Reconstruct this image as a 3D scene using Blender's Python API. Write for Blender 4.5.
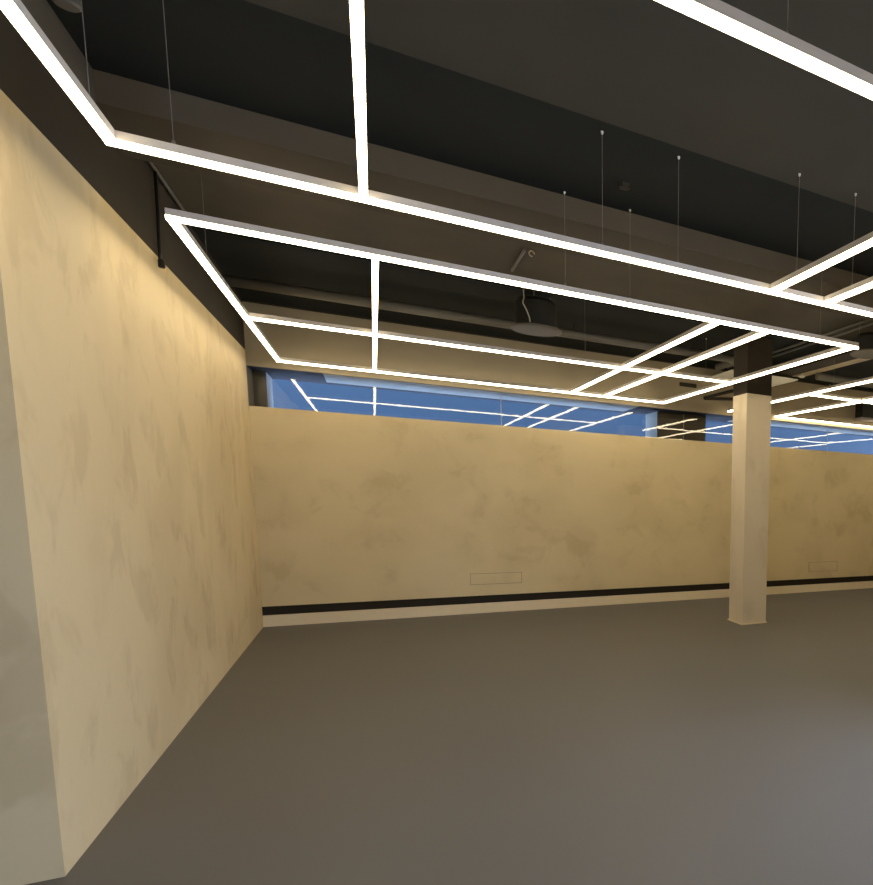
import bpy, bmesh, math, random
from mathutils import Matrix, Vector

for o in list(bpy.data.objects):
    bpy.data.objects.remove(o, do_unlink=True)
S = bpy.context.scene
COL = S.collection
random.seed(7)

# ------------------------------------------------------------------ camera
W, H = 873.0, 885.0
F, PX, PY = 642.48, 779.6, 573.3          # focal length and principal point, pixels
YAW, PITCH, ROLL = 0.5624, 0.1153, 0.0281
cam_d = bpy.data.cameras.new('camera')
cam = bpy.data.objects.new('camera', cam_d); COL.objects.link(cam)
cam_d.sensor_fit = 'HORIZONTAL'; cam_d.sensor_width = 36.0
cam_d.lens = 36.0 * F / W
cam_d.shift_x = (W / 2 - PX) / W
cam_d.shift_y = (PY - H / 2) / W
cam_d.clip_start = 0.05
_c, _s = math.cos, math.sin
R0 = Matrix(((1, 0, 0), (0, 0, -1), (0, 1, 0)))
Ry = Matrix(((_c(YAW), -_s(YAW), 0), (_s(YAW), _c(YAW), 0), (0, 0, 1)))
Rp = Matrix(((1, 0, 0), (0, _c(PITCH), -_s(PITCH)), (0, _s(PITCH), _c(PITCH))))
Rr = Matrix(((_c(ROLL), -_s(ROLL), 0), (_s(ROLL), _c(ROLL), 0), (0, 0, 1)))
RM = Rr @ Rp @ R0 @ Ry
M4 = Matrix.Identity(4)
for i in range(3):
    M4[i][0] = RM[0][i]; M4[i][1] = -RM[1][i]; M4[i][2] = -RM[2][i]
M4[2][3] = 1.5
cam.matrix_world = M4
S.camera = cam

# ------------------------------------------------------------------ world, exposure
SKY = 12.0
wd = bpy.data.worlds.new('dusk_sky'); S.world = wd; wd.use_nodes = True
bg = wd.node_tree.nodes['Background']
bg.inputs['Color'].default_value = (0.53, 0.69, 1.0, 1); bg.inputs['Strength'].default_value = SKY
S.view_settings.view_transform = 'Standard'; S.view_settings.look = 'None'
S.view_settings.gamma = 1.0; S.view_settings.use_curve_mapping = False
S.view_settings.exposure = -0.22
LAMP = 22.0
LAMP_COL = (1.0, 0.83, 0.53)

# ------------------------------------------------------------------ materials
def new_mat(name):
    m = bpy.data.materials.new(name); m.use_nodes = True
    nt = m.node_tree
    return m, nt, nt.nodes['Principled BSDF']

def paint(name, col, rough=0.7, spec=0.3, metal=0.0, var=0.12, scale=9.0, bump=0.03):
    m, nt, b = new_mat(name)
    tc = nt.nodes.new('ShaderNodeTexCoord')
    n = nt.nodes.new('ShaderNodeTexNoise'); n.inputs['Scale'].default_value = scale; n.inputs['Detail'].default_value = 5
    nt.links.new(tc.outputs['Object'], n.inputs['Vector'])
    r = nt.nodes.new('ShaderNodeMix'); r.data_type = 'RGBA'
    r.inputs['A'].default_value = tuple(c * (1 - var) for c in col) + (1,)
    r.inputs['B'].default_value = tuple(min(1, c * (1 + var)) for c in col) + (1,)
    nt.links.new(n.outputs['Fac'], r.inputs['Factor'])
    nt.links.new(r.outputs['Result'], b.inputs['Base Color'])
    b.inputs['Roughness'].default_value = rough
    b.inputs['Specular IOR Level'].default_value = spec
    b.inputs['Metallic'].default_value = metal
    if bump:
        bp = nt.nodes.new('ShaderNodeBump'); bp.inputs['Strength'].default_value = bump; bp.inputs['Distance'].default_value = 0.01
        n2 = nt.nodes.new('ShaderNodeTexNoise'); n2.inputs['Scale'].default_value = scale * 8
        nt.links.new(tc.outputs['Object'], n2.inputs['Vector'])
        nt.links.new(n2.outputs['Fac'], bp.inputs['Height']); nt.links.new(bp.outputs['Normal'], b.inputs['Normal'])
    return m

def plaster(name, light, dark, stretch, scale, amount=1.0, lo=0.42, hi=0.68, mscale=2.0, mlo=0.53, mhi=0.70):
    """trowelled micro-cement: cloudy patches with soft trowel edges"""
    m, nt, b = new_mat(name)
    tc = nt.nodes.new('ShaderNodeTexCoord')
    mp = nt.nodes.new('ShaderNodeMapping'); mp.inputs['Scale'].default_value = stretch
    nt.links.new(tc.outputs['Object'], mp.inputs['Vector'])
    def noise(s, d, rough, dist):
        n = nt.nodes.new('ShaderNodeTexNoise'); n.inputs['Scale'].default_value = s
        n.inputs['Detail'].default_value = d; n.inputs['Roughness'].default_value = rough
        n.inputs['Distortion'].default_value = dist
        nt.links.new(mp.outputs['Vector'], n.inputs['Vector']); return n
    def ramp(src, a, c):
        r = nt.nodes.new('ShaderNodeMapRange'); r.interpolation_type = 'SMOOTHSTEP'
        r.inputs['From Min'].default_value = a; r.inputs['From Max'].default_value = c
        nt.links.new(src.outputs['Fac'], r.inputs['Value']); return r
    big = ramp(noise(scale, 3, 0.5, 0.3), lo, hi)
    mid = ramp(noise(scale * mscale, 4, 0.58, 0.4), mlo, mhi)
    fine = noise(scale * 22, 6, 0.65, 0)
    def math_(op, a, c):
        k = nt.nodes.new('ShaderNodeMath'); k.operation = op
        for i, v in enumerate((a, c)):
            if isinstance(v, (int, float)): k.inputs[i].default_value = v
            else: nt.links.new(v, k.inputs[i])
        return k.outputs[0]
    s = math_('ADD', math_('MULTIPLY', big.outputs[0], 0.45 * amount), math_('MULTIPLY', mid.outputs[0], 0.50 * amount))
    s = math_('ADD', s, math_('MULTIPLY', fine.outputs['Fac'], 0.22))
    mx = nt.nodes.new('ShaderNodeMix'); mx.data_type = 'RGBA'
    mx.inputs['A'].default_value = light + (1,); mx.inputs['B'].default_value = dark + (1,)
    nt.links.new(s, mx.inputs['Factor']); nt.links.new(mx.outputs['Result'], b.inputs['Base Color'])
    b.inputs['Roughness'].default_value = 0.62; b.inputs['Specular IOR Level'].default_value = 0.25
    bp = nt.nodes.new('ShaderNodeBump'); bp.inputs['Strength'].default_value = 0.06; bp.inputs['Distance'].default_value = 0.004
    nt.links.new(s, bp.inputs['Height']); nt.links.new(bp.outputs['Normal'], b.inputs['Normal'])
    return m

MAT = {}
MAT['wall'] = plaster('beige_microcement', (0.60, 0.50, 0.315), (0.46, 0.37, 0.22), (1, 1, 1), 1.5, 0.8)
MAT['wall_left'] = plaster('beige_microcement_streaked', (0.61, 0.495, 0.30), (0.455, 0.35, 0.20), (1, 1.0, 0.75), 1.2, 0.95, mscale=2.4, mlo=0.50, mhi=0.64)
MAT['column'] = plaster('column_microcement', (0.60, 0.53, 0.42), (0.48, 0.41, 0.31), (1, 1, 0.6), 2.2, 0.8)
MAT['upper_wall'] = paint('upper_wall_baked_shade', (0.31, 0.265, 0.19), 0.8, 0.2, var=0.08, scale=3)  # same plaster, darkened to stand for shade above the light bars
MAT['trim'] = paint('cream_trim', (0.66, 0.57, 0.42), 0.6, 0.3, var=0.05)
MAT['pier'] = paint('brown_pier_paint', (0.13, 0.108, 0.075), 0.8, 0.2)
MAT['groove'] = paint('black_groove', (0.018, 0.014, 0.011), 0.7, 0.2)
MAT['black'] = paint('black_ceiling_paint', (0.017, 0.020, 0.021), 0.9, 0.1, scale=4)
MAT['charcoal'] = paint('near_ceiling_baked_light', (0.047, 0.046, 0.041), 0.9, 0.1, scale=3)  # same dark ceiling, lightened to stand for the light falling on it
MAT['brown'] = paint('slab_baked_light', (0.080, 0.071, 0.057), 0.85, 0.15, var=0.25, scale=2.2)  # black ceiling paint with the light on the slab put into its colour
MAT['face'] = paint('beam_face_baked_light', (0.112, 0.095, 0.073), 0.85, 0.15, var=0.15, scale=3)  # lighter copy of the beam paint, for the lit near face
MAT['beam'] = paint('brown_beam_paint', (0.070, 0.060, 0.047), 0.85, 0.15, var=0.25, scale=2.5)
MAT['dark'] = paint('dark_brown_paint', (0.036, 0.030, 0.023), 0.85, 0.15, scale=3)
MAT['concrete'] = paint('pale_concrete', (0.56, 0.49, 0.37), 0.85, 0.2, var=0.3, scale=7, bump=0.15)
MAT['pipe'] = paint('grey_pipe', (0.112, 0.107, 0.098), 0.5, 0.4, var=0.06)
MAT['blackmetal'] = paint('black_metal', (0.009, 0.009, 0.008), 0.5, 0.35, var=0.05)
MAT['grille'] = paint('grey_grille', (0.10, 0.09, 0.075), 0.6, 0.3, var=0.15, scale=120)
MAT['greyplastic'] = paint('grey_plastic', (0.28, 0.26, 0.26), 0.5, 0.4, var=0.04)
MAT['white'] = paint('white_plastic', (0.70, 0.70, 0.68), 0.5, 0.4, var=0.04)
MAT['alu'] = paint('aluminium_profile', (0.62, 0.58, 0.56), 0.45, 0.5, metal=0.0, var=0.03)
MAT['wire'] = paint('steel_wire', (0.22, 0.21, 0.20), 0.5, 0.4, metal=0.3, var=0.03, bump=0)
MAT['cable'] = paint('pale_cable', (0.45, 0.42, 0.36), 0.5, 0.4, var=0.03, bump=0)
MAT['reveal'] = paint('white_reveal', (0.62, 0.66, 0.66), 0.7, 0.2, var=0.03)
MAT['soffit'] = paint('navy_soffit', (0.045, 0.050, 0.075), 0.8, 0.2, var=0.05)
MAT['paving'] = paint('pale_paving', (0.75, 0.74, 0.72), 0.9, 0.1, var=0.08)
MAT['courtyard'] = paint('blue_render', (0.029, 0.047, 0.070), 0.9, 0.1, var=0.05, scale=0.8)
MAT['frame'] = paint('window_frame_grey', (0.10, 0.10, 0.11), 0.4, 0.4, var=0.03)

def floor_mat():
    m, nt, b = new_mat('taupe_resin_floor')
    tc = nt.nodes.new('ShaderNodeTexCoord')
    n = nt.nodes.new('ShaderNodeTexNoise'); n.inputs['Scale'].default_value = 0.9; n.inputs['Detail'].default_value = 6
    n.inputs['Roughness'].default_value = 0.6; n.inputs['Distortion'].default_value = 0.7
    nt.links.new(tc.outputs['Object'], n.inputs['Vector'])
    mx = nt.nodes.new('ShaderNodeMix'); mx.data_type = 'RGBA'
    mx.inputs['A'].default_value = (0.092, 0.088, 0.084, 1); mx.inputs['B'].default_value = (0.124, 0.120, 0.116, 1)
    nt.links.new(n.outputs['Fac'], mx.inputs['Factor']); nt.links.new(mx.outputs['Result'], b.inputs['Base Color'])
    mr = nt.nodes.new('ShaderNodeMapRange'); mr.inputs['To Min'].default_value = 0.42; mr.inputs['To Max'].default_value = 0.58
    nt.links.new(n.outputs['Fac'], mr.inputs['Value']); nt.links.new(mr.outputs[0], b.inputs['Roughness'])
    b.inputs['Specular IOR Level'].default_value = 0.35
    return m
MAT['floor'] = floor_mat()

def glow_mat():
    m = bpy.data.materials.new('lit_opal_diffuser'); m.use_nodes = True
    nt = m.node_tree; nt.nodes.clear()
    e = nt.nodes.new('ShaderNodeEmission'); e.inputs['Color'].default_value = LAMP_COL + (1,); e.inputs['Strength'].default_value = LAMP
    o = nt.nodes.new('ShaderNodeOutputMaterial'); nt.links.new(e.outputs[0], o.inputs['Surface'])
    return m
MAT['glow'] = glow_mat()

def glass_mat():
    m = bpy.data.materials.new('clear_window_glass'); m.use_nodes = True
    nt = m.node_tree; nt.nodes.clear()
    t = nt.nodes.new('ShaderNodeBsdfTransparent'); t.inputs['Color'].default_value = (0.93, 0.96, 0.97, 1)
    g = nt.nodes.new('ShaderNodeBsdfGlossy'); g.inputs['Roughness'].default_value = 0.0
    f = nt.nodes.new('ShaderNodeFresnel'); f.inputs['IOR'].default_value = 1.75
    x = nt.nodes.new('ShaderNodeMixShader'); o = nt.nodes.new('ShaderNodeOutputMaterial')
    nt.links.new(f.outputs[0], x.inputs[0]); nt.links.new(t.outputs[0], x.inputs[1]); nt.links.new(g.outputs[0], x.inputs[2])
    nt.links.new(x.outputs[0], o.inputs['Surface'])
    return m
MAT['glass'] = glass_mat()

# ------------------------------------------------------------------ helpers
def bm_box(bm, x0, x1, y0, y1, z0, z1):
    v = [bm.verts.new(p) for p in ((x0, y0, z0), (x1, y0, z0), (x1, y1, z0), (x0, y1, z0), (x0, y0, z1), (x1, y0, z1), (x1, y1, z1), (x0, y1, z1))]
    for f in ((3, 2, 1, 0), (4, 5, 6, 7), (0, 1, 5, 4), (1, 2, 6, 5), (2, 3, 7, 6), (3, 0, 4, 7)):
        bm.faces.new([v[i] for i in f])

def bm_tube(bm, pts, r, seg=10):
    """tube of radius r along a polyline"""
    pts = [Vector(p) for p in pts]; rings = []
    up = None
    for i, p in enumerate(pts):
        d = (pts[min(i + 1, len(pts) - 1)] - pts[max(i - 1, 0)]).normalized()
        if up is None:
            up = Vector((0, 0, 1)) if abs(d.z) < 0.9 else Vector((1, 0, 0))
        a = d.cross(up).normalized(); c = a.cross(d).normalized(); up = c
        rings.append([bm.verts.new(p + r * (math.cos(t) * a + math.sin(t) * c)) for t in [2 * math.pi * k / seg for k in range(seg)]])
    for q, w in zip(rings, rings[1:]):
        for k in range(seg):
            bm.faces.new((q[k], q[(k + 1) % seg], w[(k + 1) % seg], w[k]))
    bm.faces.new(rings[0][::-1]); bm.faces.new(rings[-1])

def bm_lathe(bm, prof, c, seg=32):
    """profile of (radius, z) pairs spun around the vertical through c"""
    rings = []
    for r, z in prof:
        if r < 1e-6:
            rings.append([bm.verts.new((c[0], c[1], c[2] + z))])
        else:
            rings.append([bm.verts.new((c[0] + r * math.cos(t), c[1] + r * math.sin(t), c[2] + z)) for t in [2 * math.pi * k / seg for k in range(seg)]])
    for a, b in zip(rings, rings[1:]):
        for k in range(seg):
            k2 = (k + 1) % seg
            vs = [a[k], a[k2], b[k2], b[k]] if len(a) > 1 and len(b) > 1 else ([a[0], b[k2], b[k]] if len(a) == 1 else [a[k], a[k2], b[0]])
            bm.faces.new(vs)

def obj(name, bm, mat, parent=None, smooth=False, bevel=0.0):
    bmesh.ops.recalc_face_normals(bm, faces=bm.faces)
    me = bpy.data.meshes.new(name); bm.to_mesh(me); bm.free()
    me.materials.append(MAT[mat])
    if smooth:
        for p in me.polygons: p.use_smooth = True
    o = bpy.data.objects.new(name, me); COL.objects.link(o)
    if parent is not None: o.parent = parent
    if bevel:
        bv = o.modifiers.new('bevel', 'BEVEL'); bv.width = bevel; bv.segments = 2
    return o

def box(name, b, mat, parent=None, bevel=0.0):
    bm = bmesh.new(); bm_box(bm, *b); return obj(name, bm, mat, parent, bevel=bevel)

def struct(o): o['kind'] = 'structure'; return o

def tag(o, label, cat, group=None):
    o['label'] = label; o['category'] = cat
    if group: o['group'] = group
    return o

def thing(name, label, cat, group=None):
    o = bpy.data.objects.new(name, None); COL.objects.link(o); o.empty_display_size = 0.1
    return tag(o, label, cat, group)

# ------------------------------------------------------------------ room shell
XL, YB = -1.05, 8.55           # left wall face, back wall face
YR = 3.36                      # near end of the left wall block
GY = 8.92                      # glass plane, set back behind the wall face
WY0, WY1 = GY + .02, 9.43
WIN = [(-0.938, 3.49), (4.25, 8.6)]
XMIN, XMAX, YMIN = -4.2, 9.2, -0.9
fl = struct(box('floor', (XMIN - .2, 3.82, YMIN - .2, YB + .35, -0.12, 0.0), 'floor'))
box('floor_bay', (3.82, XMAX + .2, 3.2, YB + .35, -0.12, 0.0), 'floor', fl)

# left wall: clad block up to 2.84, dark painted wall above
lw = struct(box('wall_left', (XL - 0.30, XL, YR, YB, 0.0, 2.84), 'wall_left'))
lu = struct(box('wall_left_upper', (XL - 0.30, XL, YR, YB, 2.84, 3.62), 'dark'))
struct(box('wall_left_return', (XMIN, XL - 0.30, YR, YR + 0.2, 0.0, 3.62), 'wall_left'))
struct(box('wall_far_left', (XMIN - .2, XMIN, YMIN, YR + .2, 0.0, 3.62), 'wall_left'))
struct(box('wall_right', (XMAX, XMAX + .2, 3.2, YB + .3, 0.0, 3.62), 'wall'))

# back wall: base course, recessed black groove, clad panel, strip windows, upper wall
wb = struct(box('wall_back', (XL - .3, XMAX, YB, YB + 0.03, 0.217, 2.29), 'wall'))
box('groove', (XL - .3, XMAX, YB + 0.022, YB + 0.03, 0.120, 0.217), 'groove', wb)
box('core_wall', (XL - .3, XMAX, YB + .03, WY1, 0.0, 2.285), 'groove', wb)
box('upper_wall', (XL - .3, XMAX, YB, YB + .05, 2.692, 3.31), 'upper_wall', wb)
box('recess_side', (XL - .3, XL, YB, WY0, 2.285, 2.692), 'pier', wb)
box('recess_soffit', (XL - .3, XMAX, YB + .05, WY0, 2.70, 2.9), 'soffit', wb)
box('dark_upper_wall', (XL - .3, XMAX, YB + .001, YB + .05, 3.31, 3.62), 'dark', wb)
# wall behind the glass, with the window openings
for a, b in ((XL - .3, WIN[0][0]), (WIN[0][1], WIN[1][0]), (WIN[1][1], XMAX)):
    box('window_pier', (a, b, WY0, WY0 + .02, 2.285, 2.70), 'pier', wb)
    box('reveal', (a + .0005, b - .0005, WY0 + .02, WY1, 2.285, 2.70), 'reveal', wb)
box('lintel', (XL - .3, XMAX, WY0, 9.50, 2.70, 2.9), 'soffit', wb)
box('sill', (XL - .3, XMAX, WY0, WY1, 2.285, 2.30), 'reveal', wb)
for i, (a, b) in enumerate(WIN):
    box('soffit_panel', (a + .52, b - .40, YB + .055, 9.25, 2.690, 2.70), 'reveal', wb)
struct(box('baseboard_back', (XL, XMAX, YB - .006, YB + .03, 0.0, 0.120), 'trim'))

# glass panes in front of the windows
JO = [XL + .005, 1.395, 3.885, 6.495, XMAX - .01]
for i in range(4):
    a, b = JO[i] + .003, JO[i + 1] - .003
    bm = bmesh.new()
    w = (b - a) / 2
    v = [bm.verts.new(p) for p in ((-w, 0, -.199), (w, 0, -.199), (w, 0, .199), (-w, 0, .199))]
    bm.faces.new(v)
    g = obj('window_%d' % (i + 1), bm, 'glass'); struct(g)
    g.location = ((a + b) / 2, GY, 2.491)
    g.rotation_euler = (math.radians((0.0, -0.06, -0.14, 0.12)[i]), 0, math.radians((0.0, -0.10, 0.12, -0.1)[i]))

for i in range(1, 4):
    box('joint', (JO[i] - .003, JO[i] + .003, GY - .004, GY + .004, 2.292, 2.69), 'cable', wb)

# outside the strip windows: pale paving and a rendered courtyard wall
struct(box('floor_courtyard', (-8, 16, 9.43, 11.8, 1.9, 2.12), 'paving'))
struct(box('wall_courtyard', (-8, 16, 11.6, 11.8, 2.12, 7.0), 'courtyard'))

# unseen bay behind and beside the camera; door and side glazing added for daylight
XG = 3.62
struct(box('wall_front', (-1.7, XG + .2, YMIN - .2, YMIN, 0, 3.62), 'wall'))
struct(box('wall_front_corner', (XMIN, -2.7, YMIN - .2, YMIN, 0, 3.62), 'wall'))
struct(box('wall_front_upper', (-2.7, -1.7, YMIN - .2, YMIN, 2.35, 3.62), 'wall'))
bm = bmesh.new()
for q in ((-2.7, -2.62, 0, 2.35), (-1.78, -1.7, 0, 2.35), (-2.62, -1.78, 0, .12), (-2.62, -1.78, 2.27, 2.35), (-2.62, -1.78, 1.0, 1.06)):
    bm_box(bm, q[0], q[1], YMIN - .13, YMIN - .07, q[2], q[3])
struct(obj('added_door_1', bm, 'frame'))  # unseen door, added so daylight reaches the left return wall
struct(box('floor_entrance', (-9, XG, -9, YMIN - .2, -.12, -.02), 'paving'))
for nm, q in (('wall_side', (XG, XG + .2, YMIN, -.6, 0, 3.62)), ('wall_side_upper', (XG, XG + .2, -.6, 2.6, 2.3, 3.62)), ('wall_side_corner', (XG, XG + .2, 2.6, 3.4, 0, 3.62)),
              ('wall_near', (XG + .2, XMAX, 3.2, 3.4, 0, 3.62))):
    struct(box(nm, q, 'wall'))
bm = bmesh.new()
for k in range(3):
    y = -.6 + k * (3.2 - .06) / 2
    bm_box(bm, XG + .06, XG + .13, y, y + .06, 0, 2.3)
bm_box(bm, XG + .065, XG + .125, -.54, 2.54, 0, .06); bm_box(bm, XG + .065, XG + .125, -.54, 2.54, 2.24, 2.3)
struct(obj('window_5', bm, 'frame'))  # unseen side glazing, placed and sized for daylight on the near floor
struct(box('floor_pavement', (XG + .2, 14, -9, 3.2, -.12, -.02), 'paving'))

# ceiling
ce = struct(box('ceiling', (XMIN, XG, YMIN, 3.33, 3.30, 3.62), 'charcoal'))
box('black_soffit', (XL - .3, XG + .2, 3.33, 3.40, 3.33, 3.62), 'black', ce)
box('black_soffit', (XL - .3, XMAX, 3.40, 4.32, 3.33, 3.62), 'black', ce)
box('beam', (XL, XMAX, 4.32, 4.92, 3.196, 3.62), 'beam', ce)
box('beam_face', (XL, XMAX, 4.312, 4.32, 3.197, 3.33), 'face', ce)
box('slab', (XL, XMAX, 4.92, 6.45, 3.36, 3.62), 'brown', ce)
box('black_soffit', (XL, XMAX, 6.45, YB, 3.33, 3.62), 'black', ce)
box('cornice', (XL, -1.0, YR, 4.31, 3.12, 3.33), 'brown', ce)
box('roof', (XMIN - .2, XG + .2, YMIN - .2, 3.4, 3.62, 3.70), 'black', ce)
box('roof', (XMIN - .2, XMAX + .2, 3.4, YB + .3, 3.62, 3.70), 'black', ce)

# access hatches plastered into the back wall
for nm, x0, x1, z0, z1, lab in (('access_hatch', 0.945, 1.54, .353, .492, 'flush plastered hatch low in the beige wall, left of the column'),
                           ('access_hatch', 5.945, 6.525, .330, .490, 'flush plastered hatch low in the beige wall, right of the column')):
    t = thing(nm, lab, 'hatch')
    bm = bmesh.new()
    for b in ((x0, x1, z0, z0 + .006), (x0, x1, z1 - .006, z1), (x0, x0 + .006, z0 + .006, z1 - .006), (x1 - .006, x1, z0 + .006, z1 - .006)):
        bm_box(bm, b[0], b[1], YB - .003, YB, b[2], b[3])
    obj('rim', bm, 'upper_wall', t)
    box('cover', (x0 + .012, x1 - .012, YB - .004, YB, z0 + .012, z1 - .012), 'wall', t)

# ------------------------------------------------------------------ column
cx0, cx1, cy0, cy1 = 3.645, 3.975, 6.59, 6.93
t = thing('column', 'square beige plastered column with a dark painted head', 'column')
box('shaft', (cx0, cx1, cy0, cy1, 0.012, 2.69), 'column', t, bevel=.006)
box('column_head', (cx0 + .002, cx1 - .002, cy0 + .002, cy1 - .002, 2.69, 3.33), 'dark', t)
bm = bmesh.new(); bm_box(bm, cx0 - .012, cx1 + .012, cy0 - .012, cy1 + .012, 0, .014)
obj('base_trim', bm, 'trim', t)

# ------------------------------------------------------------------ suspended light grids
ZL, PWD, PHT, LENS = 2.728, 0.032, 0.048, 0.017   # bottom, width, height of a bar; drop of its opal lens
def bar(parent, axis, c, a, b):
    """axis 'x': runs along x at y=c from a to b; axis 'y': along y at x=c"""
    h = PWD / 2
    def bb(h, z0, z1, e=0.0):
        return (a + e, b - e, c - h, c + h, z0, z1) if axis == 'x' else (c - h, c + h, a + e, b - e, z0, z1)
    p = box('profile', bb(h, ZL + LENS, ZL + PHT), 'alu', parent)
    box('diffuser', bb(h - .001, ZL, ZL + LENS), 'glow', p)

def ceil_z(x, y):
    if y < 3.33: return 3.30
    if y < 4.31: return 3.33
    if y < 4.92: return 3.196
    if y < 6.45: return 3.36
    return 3.33

def wire(parent, x, y):
    zc = ceil_z(x, y)
    bm = bmesh.new(); bm_tube(bm, [(x, y, ZL + PHT - .002), (x, y, zc)], .0014, 6)
    w = obj('suspension_wire', bm, 'wire', parent)
    bm = bmesh.new(); bm_lathe(bm, [(0, -.014), (.004, -.014), (.006, -.008), (.007, 0), (0, 0)], (x, y, zc), 12)
    obj('ceiling_cup', bm, 'white', w)
    bm = bmesh.new(); bm_lathe(bm, [(0, 0), (.008, 0), (.006, .014), (.003, .02), (0, .02)], (x, y, ZL + PHT), 10)
    obj('gripper', bm, 'wire', w)

def grid(label, xb, yb, wires):
    t = thing('light_grid', label, 'light grid')
    h = PWD / 2
    xb, yb, wires = sc(xb), sc(yb), sc(wires)
    for y, x0, x1 in xb: bar(t, 'x', y, x0 - h, x1 + h)
    for x, y0, y1 in yb:
        cuts = sorted([y for y, a, b in xb if a - .01 <= x <= b + .01 and y0 - .01 <= y <= y1 + .01] + [y0, y1])
        cc = []
        for c in cuts:
            if not cc or c - cc[-1] > .02: cc.append(c)
        on = lambda y: any(abs(y - q) < .02 and a - .01 <= x <= b + .01 for q, a, b in xb)
        for a, b in zip(cc, cc[1:]):
            bar(t, 'y', x, a + (h if on(a) else 0), b - (h if on(b) else 0))
    for x, y in wires: wire(t, x, y)
    return t

K = 1.0343      # scale of the grid layout about the camera foot (bars sit at 2.73 m)
def sc(rows): return [tuple(v * K for v in q) for q in rows]
grid('white lit bar grid hung from the black soffit in front of the beam',
     [(3.358, -.748, 3.25), (1.605, -.748, 3.25), (-.55, -.748, 3.25)],
     [(-.748, -.55, 3.358), (.008, 1.605, 3.358), (2.003, 1.605, 3.358), (2.388, 1.605, 3.358), (3.25, -.55, 3.358)],
     [(-.748, 3.17), (-.58, 3.36), (.008, 3.16), (1.015, 3.36), (1.42, 3.36), (2.003, 3.09), (2.388, 3.09), (.988, 1.605), (-.3, 1.605), (3.25, 2.4)])
grid('white lit bar grid between the left wall and the column, along the first strip window',
     [(4.125, -.742, 3.25), (6.175, -.742, 3.21), (8.07, -.742, 3.21)],
     [(-.742, 4.125, 8.07), (.050, 4.125, 8.07), (2.052, 4.125, 8.07), (2.45, 4.125, 8.07), (3.225, 4.125, 8.07)],
     [(-.742, 4.9), (1.02, 4.125), (1.42, 4.125), (2.9, 4.125), (1.7, 6.175), (3.225, 6.8)])
grid('white lit bar grid beyond the column, along the second strip window',
     [(4.35, 4.25, 8.2), (6.235, 4.25, 8.2), (8.22, 5.045, 8.2)],
     [(4.25, 4.35, 8.2), (5.035, 4.35, 8.22), (7.1, 4.35, 8.22), (8.2, 4.35, 8.22)],
     [(4.6, 6.235), (5.6, 6.235), (7.6, 6.235), (6.0, 8.22), (5.035, 5.2)])

# ------------------------------------------------------------------ services under the ceiling
# pipe along the back of the room
def arc(c, r, a0, a1, u, v, n=7):
    c, u, v = Vector(c), Vector(u), Vector(v)
    return [c + r * (math.cos(a0 + (a1 - a0) * k / n) * u + math.sin(a0 + (a1 - a0) * k / n) * v) for k in range(n + 1)]
t = thing('service_pipe', 'grey pipe running under the black soffit, from the left wall to the column', 'pipe')
bm = bmesh.new()
bm_tube(bm, [(XL, 7.34, 3.21), (3.80, 7.34, 3.21)] + arc((3.80, 7.46, 3.21), .12, -math.pi / 2, 0, (1, 0, 0), (0, 1, 0))[1:] + [(3.92, 7.9, 3.21)], .044, 14)
obj('tube', bm, 'pipe', t, smooth=True)
for x in (.1, 1.9, 3.3):
    bm = bmesh.new(); bm_tube(bm, [(x, 7.34, 3.25), (x, 7.34, 3.33)], .005, 6)
    obj('hanger', bm, 'blackmetal', t)
t = thing('service_pipe', 'grey pipe under the ceiling beyond the concrete beam', 'pipe')
bm = bmesh.new(); bm_tube(bm, [(5.25, 7.5, 3.2), (XMAX, 7.5, 3.2)], .05, 14); obj('tube', bm, 'pipe', t, smooth=True)
for x in (5.6, 7.2):
    bm = bmesh.new(); bm_tube(bm, [(x, 7.5, 3.245), (x, 7.5, 3.33)], .005, 6); obj('hanger', bm, 'blackmetal', t)

# conduits running towards the back wall beside the column
for x, y0, y1, z, lab in ((4.28, 4.92, 8.3, 3.325, 'thin dark conduit under the slab, the one closer to the column'), (4.40, 4.92, 8.0, 3.325, 'thin dark conduit under the slab, the one closer to the concrete beam')):
    bm = bmesh.new(); bm_tube(bm, [(x, y0, z - .015), (x, y1, z - .015)], .014, 8)
    tag(obj('conduit', bm, 'pipe', smooth=True), lab, 'conduit', 'conduits beside the column')

# concrete beam running towards the back wall, with a dark flank
t = thing('ceiling_beam', 'pale rough concrete beam under the ceiling right of the column', 'beam')
box('concrete_soffit', (4.98, 5.30, 4.93, 7.98, 3.255, 3.30), 'concrete', t)
box('dark_flank', (4.72, 4.98, 4.93, 8.5, 3.20, 3.33), 'dark', t)
t = thing('ceiling_panel', 'pale grey flat panel under the ceiling behind the column', 'panel')
box('board', (4.03, 5.07, 7.70, 8.50, 3.15, 3.165), 'white', t)
for x in (4.12, 4.98):
    bm = bmesh.new(); bm_tube(bm, [(x, 8.1, 3.165), (x, 8.1, 3.2 if x > 4.7 else 3.33)], .008, 8); obj('hanger', bm, 'blackmetal', t)

# smoke detector below the concrete beam
t = thing('smoke_detector', 'small pale smoke detector below the end of the concrete beam', 'detector')
c = (5.14, 7.72, 3.255)
bm = bmesh.new(); bm_lathe(bm, [(0, 0), (.018, 0), (.018, -.028), (.045, -.032), (.05, -.044), (.03, -.058), (0, -.060)], c, 24)
obj('housing', bm, 'white', t, smooth=True)

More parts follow.
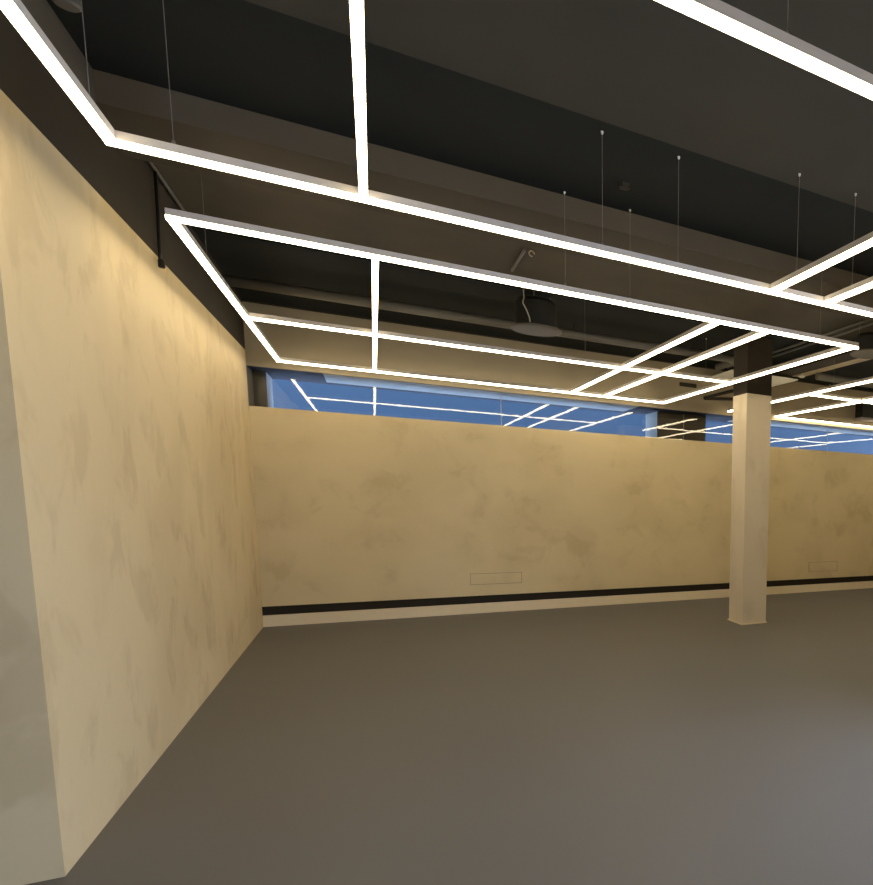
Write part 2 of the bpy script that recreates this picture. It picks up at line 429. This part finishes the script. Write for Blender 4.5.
# pendant speakers: black can with a grey grille flange
def speaker(x, y, z, r, label, h=.27):
    t = thing('pendant_speaker', label, 'speaker', None)
    zc = ceil_z(x, y)
    bm = bmesh.new(); bm_lathe(bm, [(0, h), (r * .70, h), (r * .78, h - .03), (r * .80, .02), (r * .78, .008), (0, .008)], (x, y, z), 36); obj('can', bm, 'blackmetal', t)
    bm = bmesh.new(); bm_lathe(bm, [(0, .002), (r * .90, 0), (r * .98, .004), (r, .012), (r * .96, .018), (0, .018)], (x, y, z), 40); obj('grille', bm, 'grille', t)
    for k in range(3):
        a = 2 * math.pi * k / 3 + .2
        bm = bmesh.new(); bm_tube(bm, [(x + r * .6 * math.cos(a), y + r * .6 * math.sin(a), z + h - .005), (x + r * .6 * math.cos(a), y + r * .6 * math.sin(a), zc)], .003, 6)
        obj('hanging_wire', bm, 'wire', t)
    return t
sp = speaker(1.345, 6.53, 3.0, .232, 'black pendant speaker can with grey round grille, over the first strip window')
bm = bmesh.new()
pts = [(1.20, 6.36, 3.33), (1.205, 6.35, 3.24), (1.19, 6.33, 3.18), (1.22, 6.32, 3.12), (1.245, 6.325, 3.06), (1.25, 6.33, 3.025)]
bm_tube(bm, pts, .005, 8); obj('dangling_cable', bm, 'cable', sp, smooth=True)
speaker(4.40, 5.32, 3.0, .225, 'black pendant speaker can beside the concrete beam', h=.19)

# rod bracket and hook on the slab
t = thing('ceiling_bracket', 'thin grey rod bracket with a hook on the brown slab', 'bracket')
bm = bmesh.new(); bm_tube(bm, [(1.05, 5.46, 3.345), (1.05, 6.02, 3.345)], .012, 8); obj('rod', bm, 'pipe', t)
bm = bmesh.new(); bm_tube(bm, arc((1.10, 5.47, 3.33), .02, 0, 2 * math.pi * .8, (1, 0, 0), (0, 0, 1), 14), .004, 6); obj('hook', bm, 'cable', t)

# square hole cover in the black soffit
t = thing('ceiling_socket', 'small black oval socket in the black soffit', 'socket')
bm = bmesh.new(); bm_lathe(bm, [(0, -.02), (.035, -.02), (.042, 0), (0, 0)], (1.33, 3.96, 3.33), 6); obj('cup', bm, 'blackmetal', t)

# canopy of the power feed at the left end of the front grid
t = thing('ceiling_canopy', 'pale round power canopy under the black soffit by the left wall', 'canopy')
bm = bmesh.new(); bm_lathe(bm, [(0, -.03), (.034, -.03), (.042, -.022), (.042, 0), (0, 0)], (-.93, 3.765, 3.33), 28); obj('cup', bm, 'pipe', t)

# conduit in the corner above the left wall and the black cable that drops from it
bm = bmesh.new(); bm_tube(bm, [(XL + .022, 4.93, 3.335), (XL + .022, 6.3, 3.335)], .010, 8)
tag(obj('conduit', bm, 'pipe', smooth=True), 'thin conduit in the corner above the left wall', 'conduit')
t = thing('drop_cable', 'black cable with a plug hanging down to the top of the left wall', 'cable')
bm = bmesh.new(); bm_tube(bm, [(XL + .018, 5.44, 3.36), (XL + .018, 5.43, 3.1), (XL + .018, 5.40, 2.86), (XL + .02, 5.385, 2.80)], .009, 8); obj('lead', bm, 'blackmetal', t, smooth=True)
bm = bmesh.new(); bm_lathe(bm, [(0, -.025), (.013, -.025), (.017, -.018), (.017, .018), (.010, .025), (0, .025)], (XL + .026, 5.38, 2.79), 12); obj('plug', bm, 'blackmetal', t)

# bits on the upper back wall
t = thing('wall_escutcheon', 'brown oval plate on the taupe wall above the dark window pier', 'plate')
bm = bmesh.new()
bm_box(bm, 3.65, 3.91, YB - .02, YB, 3.02, 3.075); obj('plate', bm, 'dark', t, bevel=.018)
t = thing('wall_bracket', 'dark angled bracket on the taupe wall beside the column', 'bracket')
def stick(a, b, w=.018):
    bm = bmesh.new(); bm_tube(bm, [a, b], w, 8); return bm
obj('arm', stick((4.05, YB - .03, 2.905), (4.50, YB - .03, 3.05), .022), 'dark', t)
obj('arm', stick((4.05, YB - .03, 2.89), (4.52, YB - .03, 2.93), .022), 'dark', t)
obj('foot', stick((4.05, YB, 2.90), (4.05, YB - .05, 2.90), .028), 'dark', t)
t = thing('wall_unit', 'long black box unit with a grey bottom edge, mounted high on the back wall', 'wall unit')
box('casing', (6.77, 7.75, YB - .20, YB, 2.86, 3.09), 'blackmetal', t, bevel=.012)
box('bottom_edge', (6.755, 7.765, YB - .21, YB, 2.815, 2.86), 'greyplastic', t, bevel=.006)
obj('knob', (lambda b: (bm_tube(b, [(6.745, YB - .1, 2.935), (6.772, YB - .1, 2.935)], .02, 10), b)[1])(bmesh.new()), 'blackmetal', t)
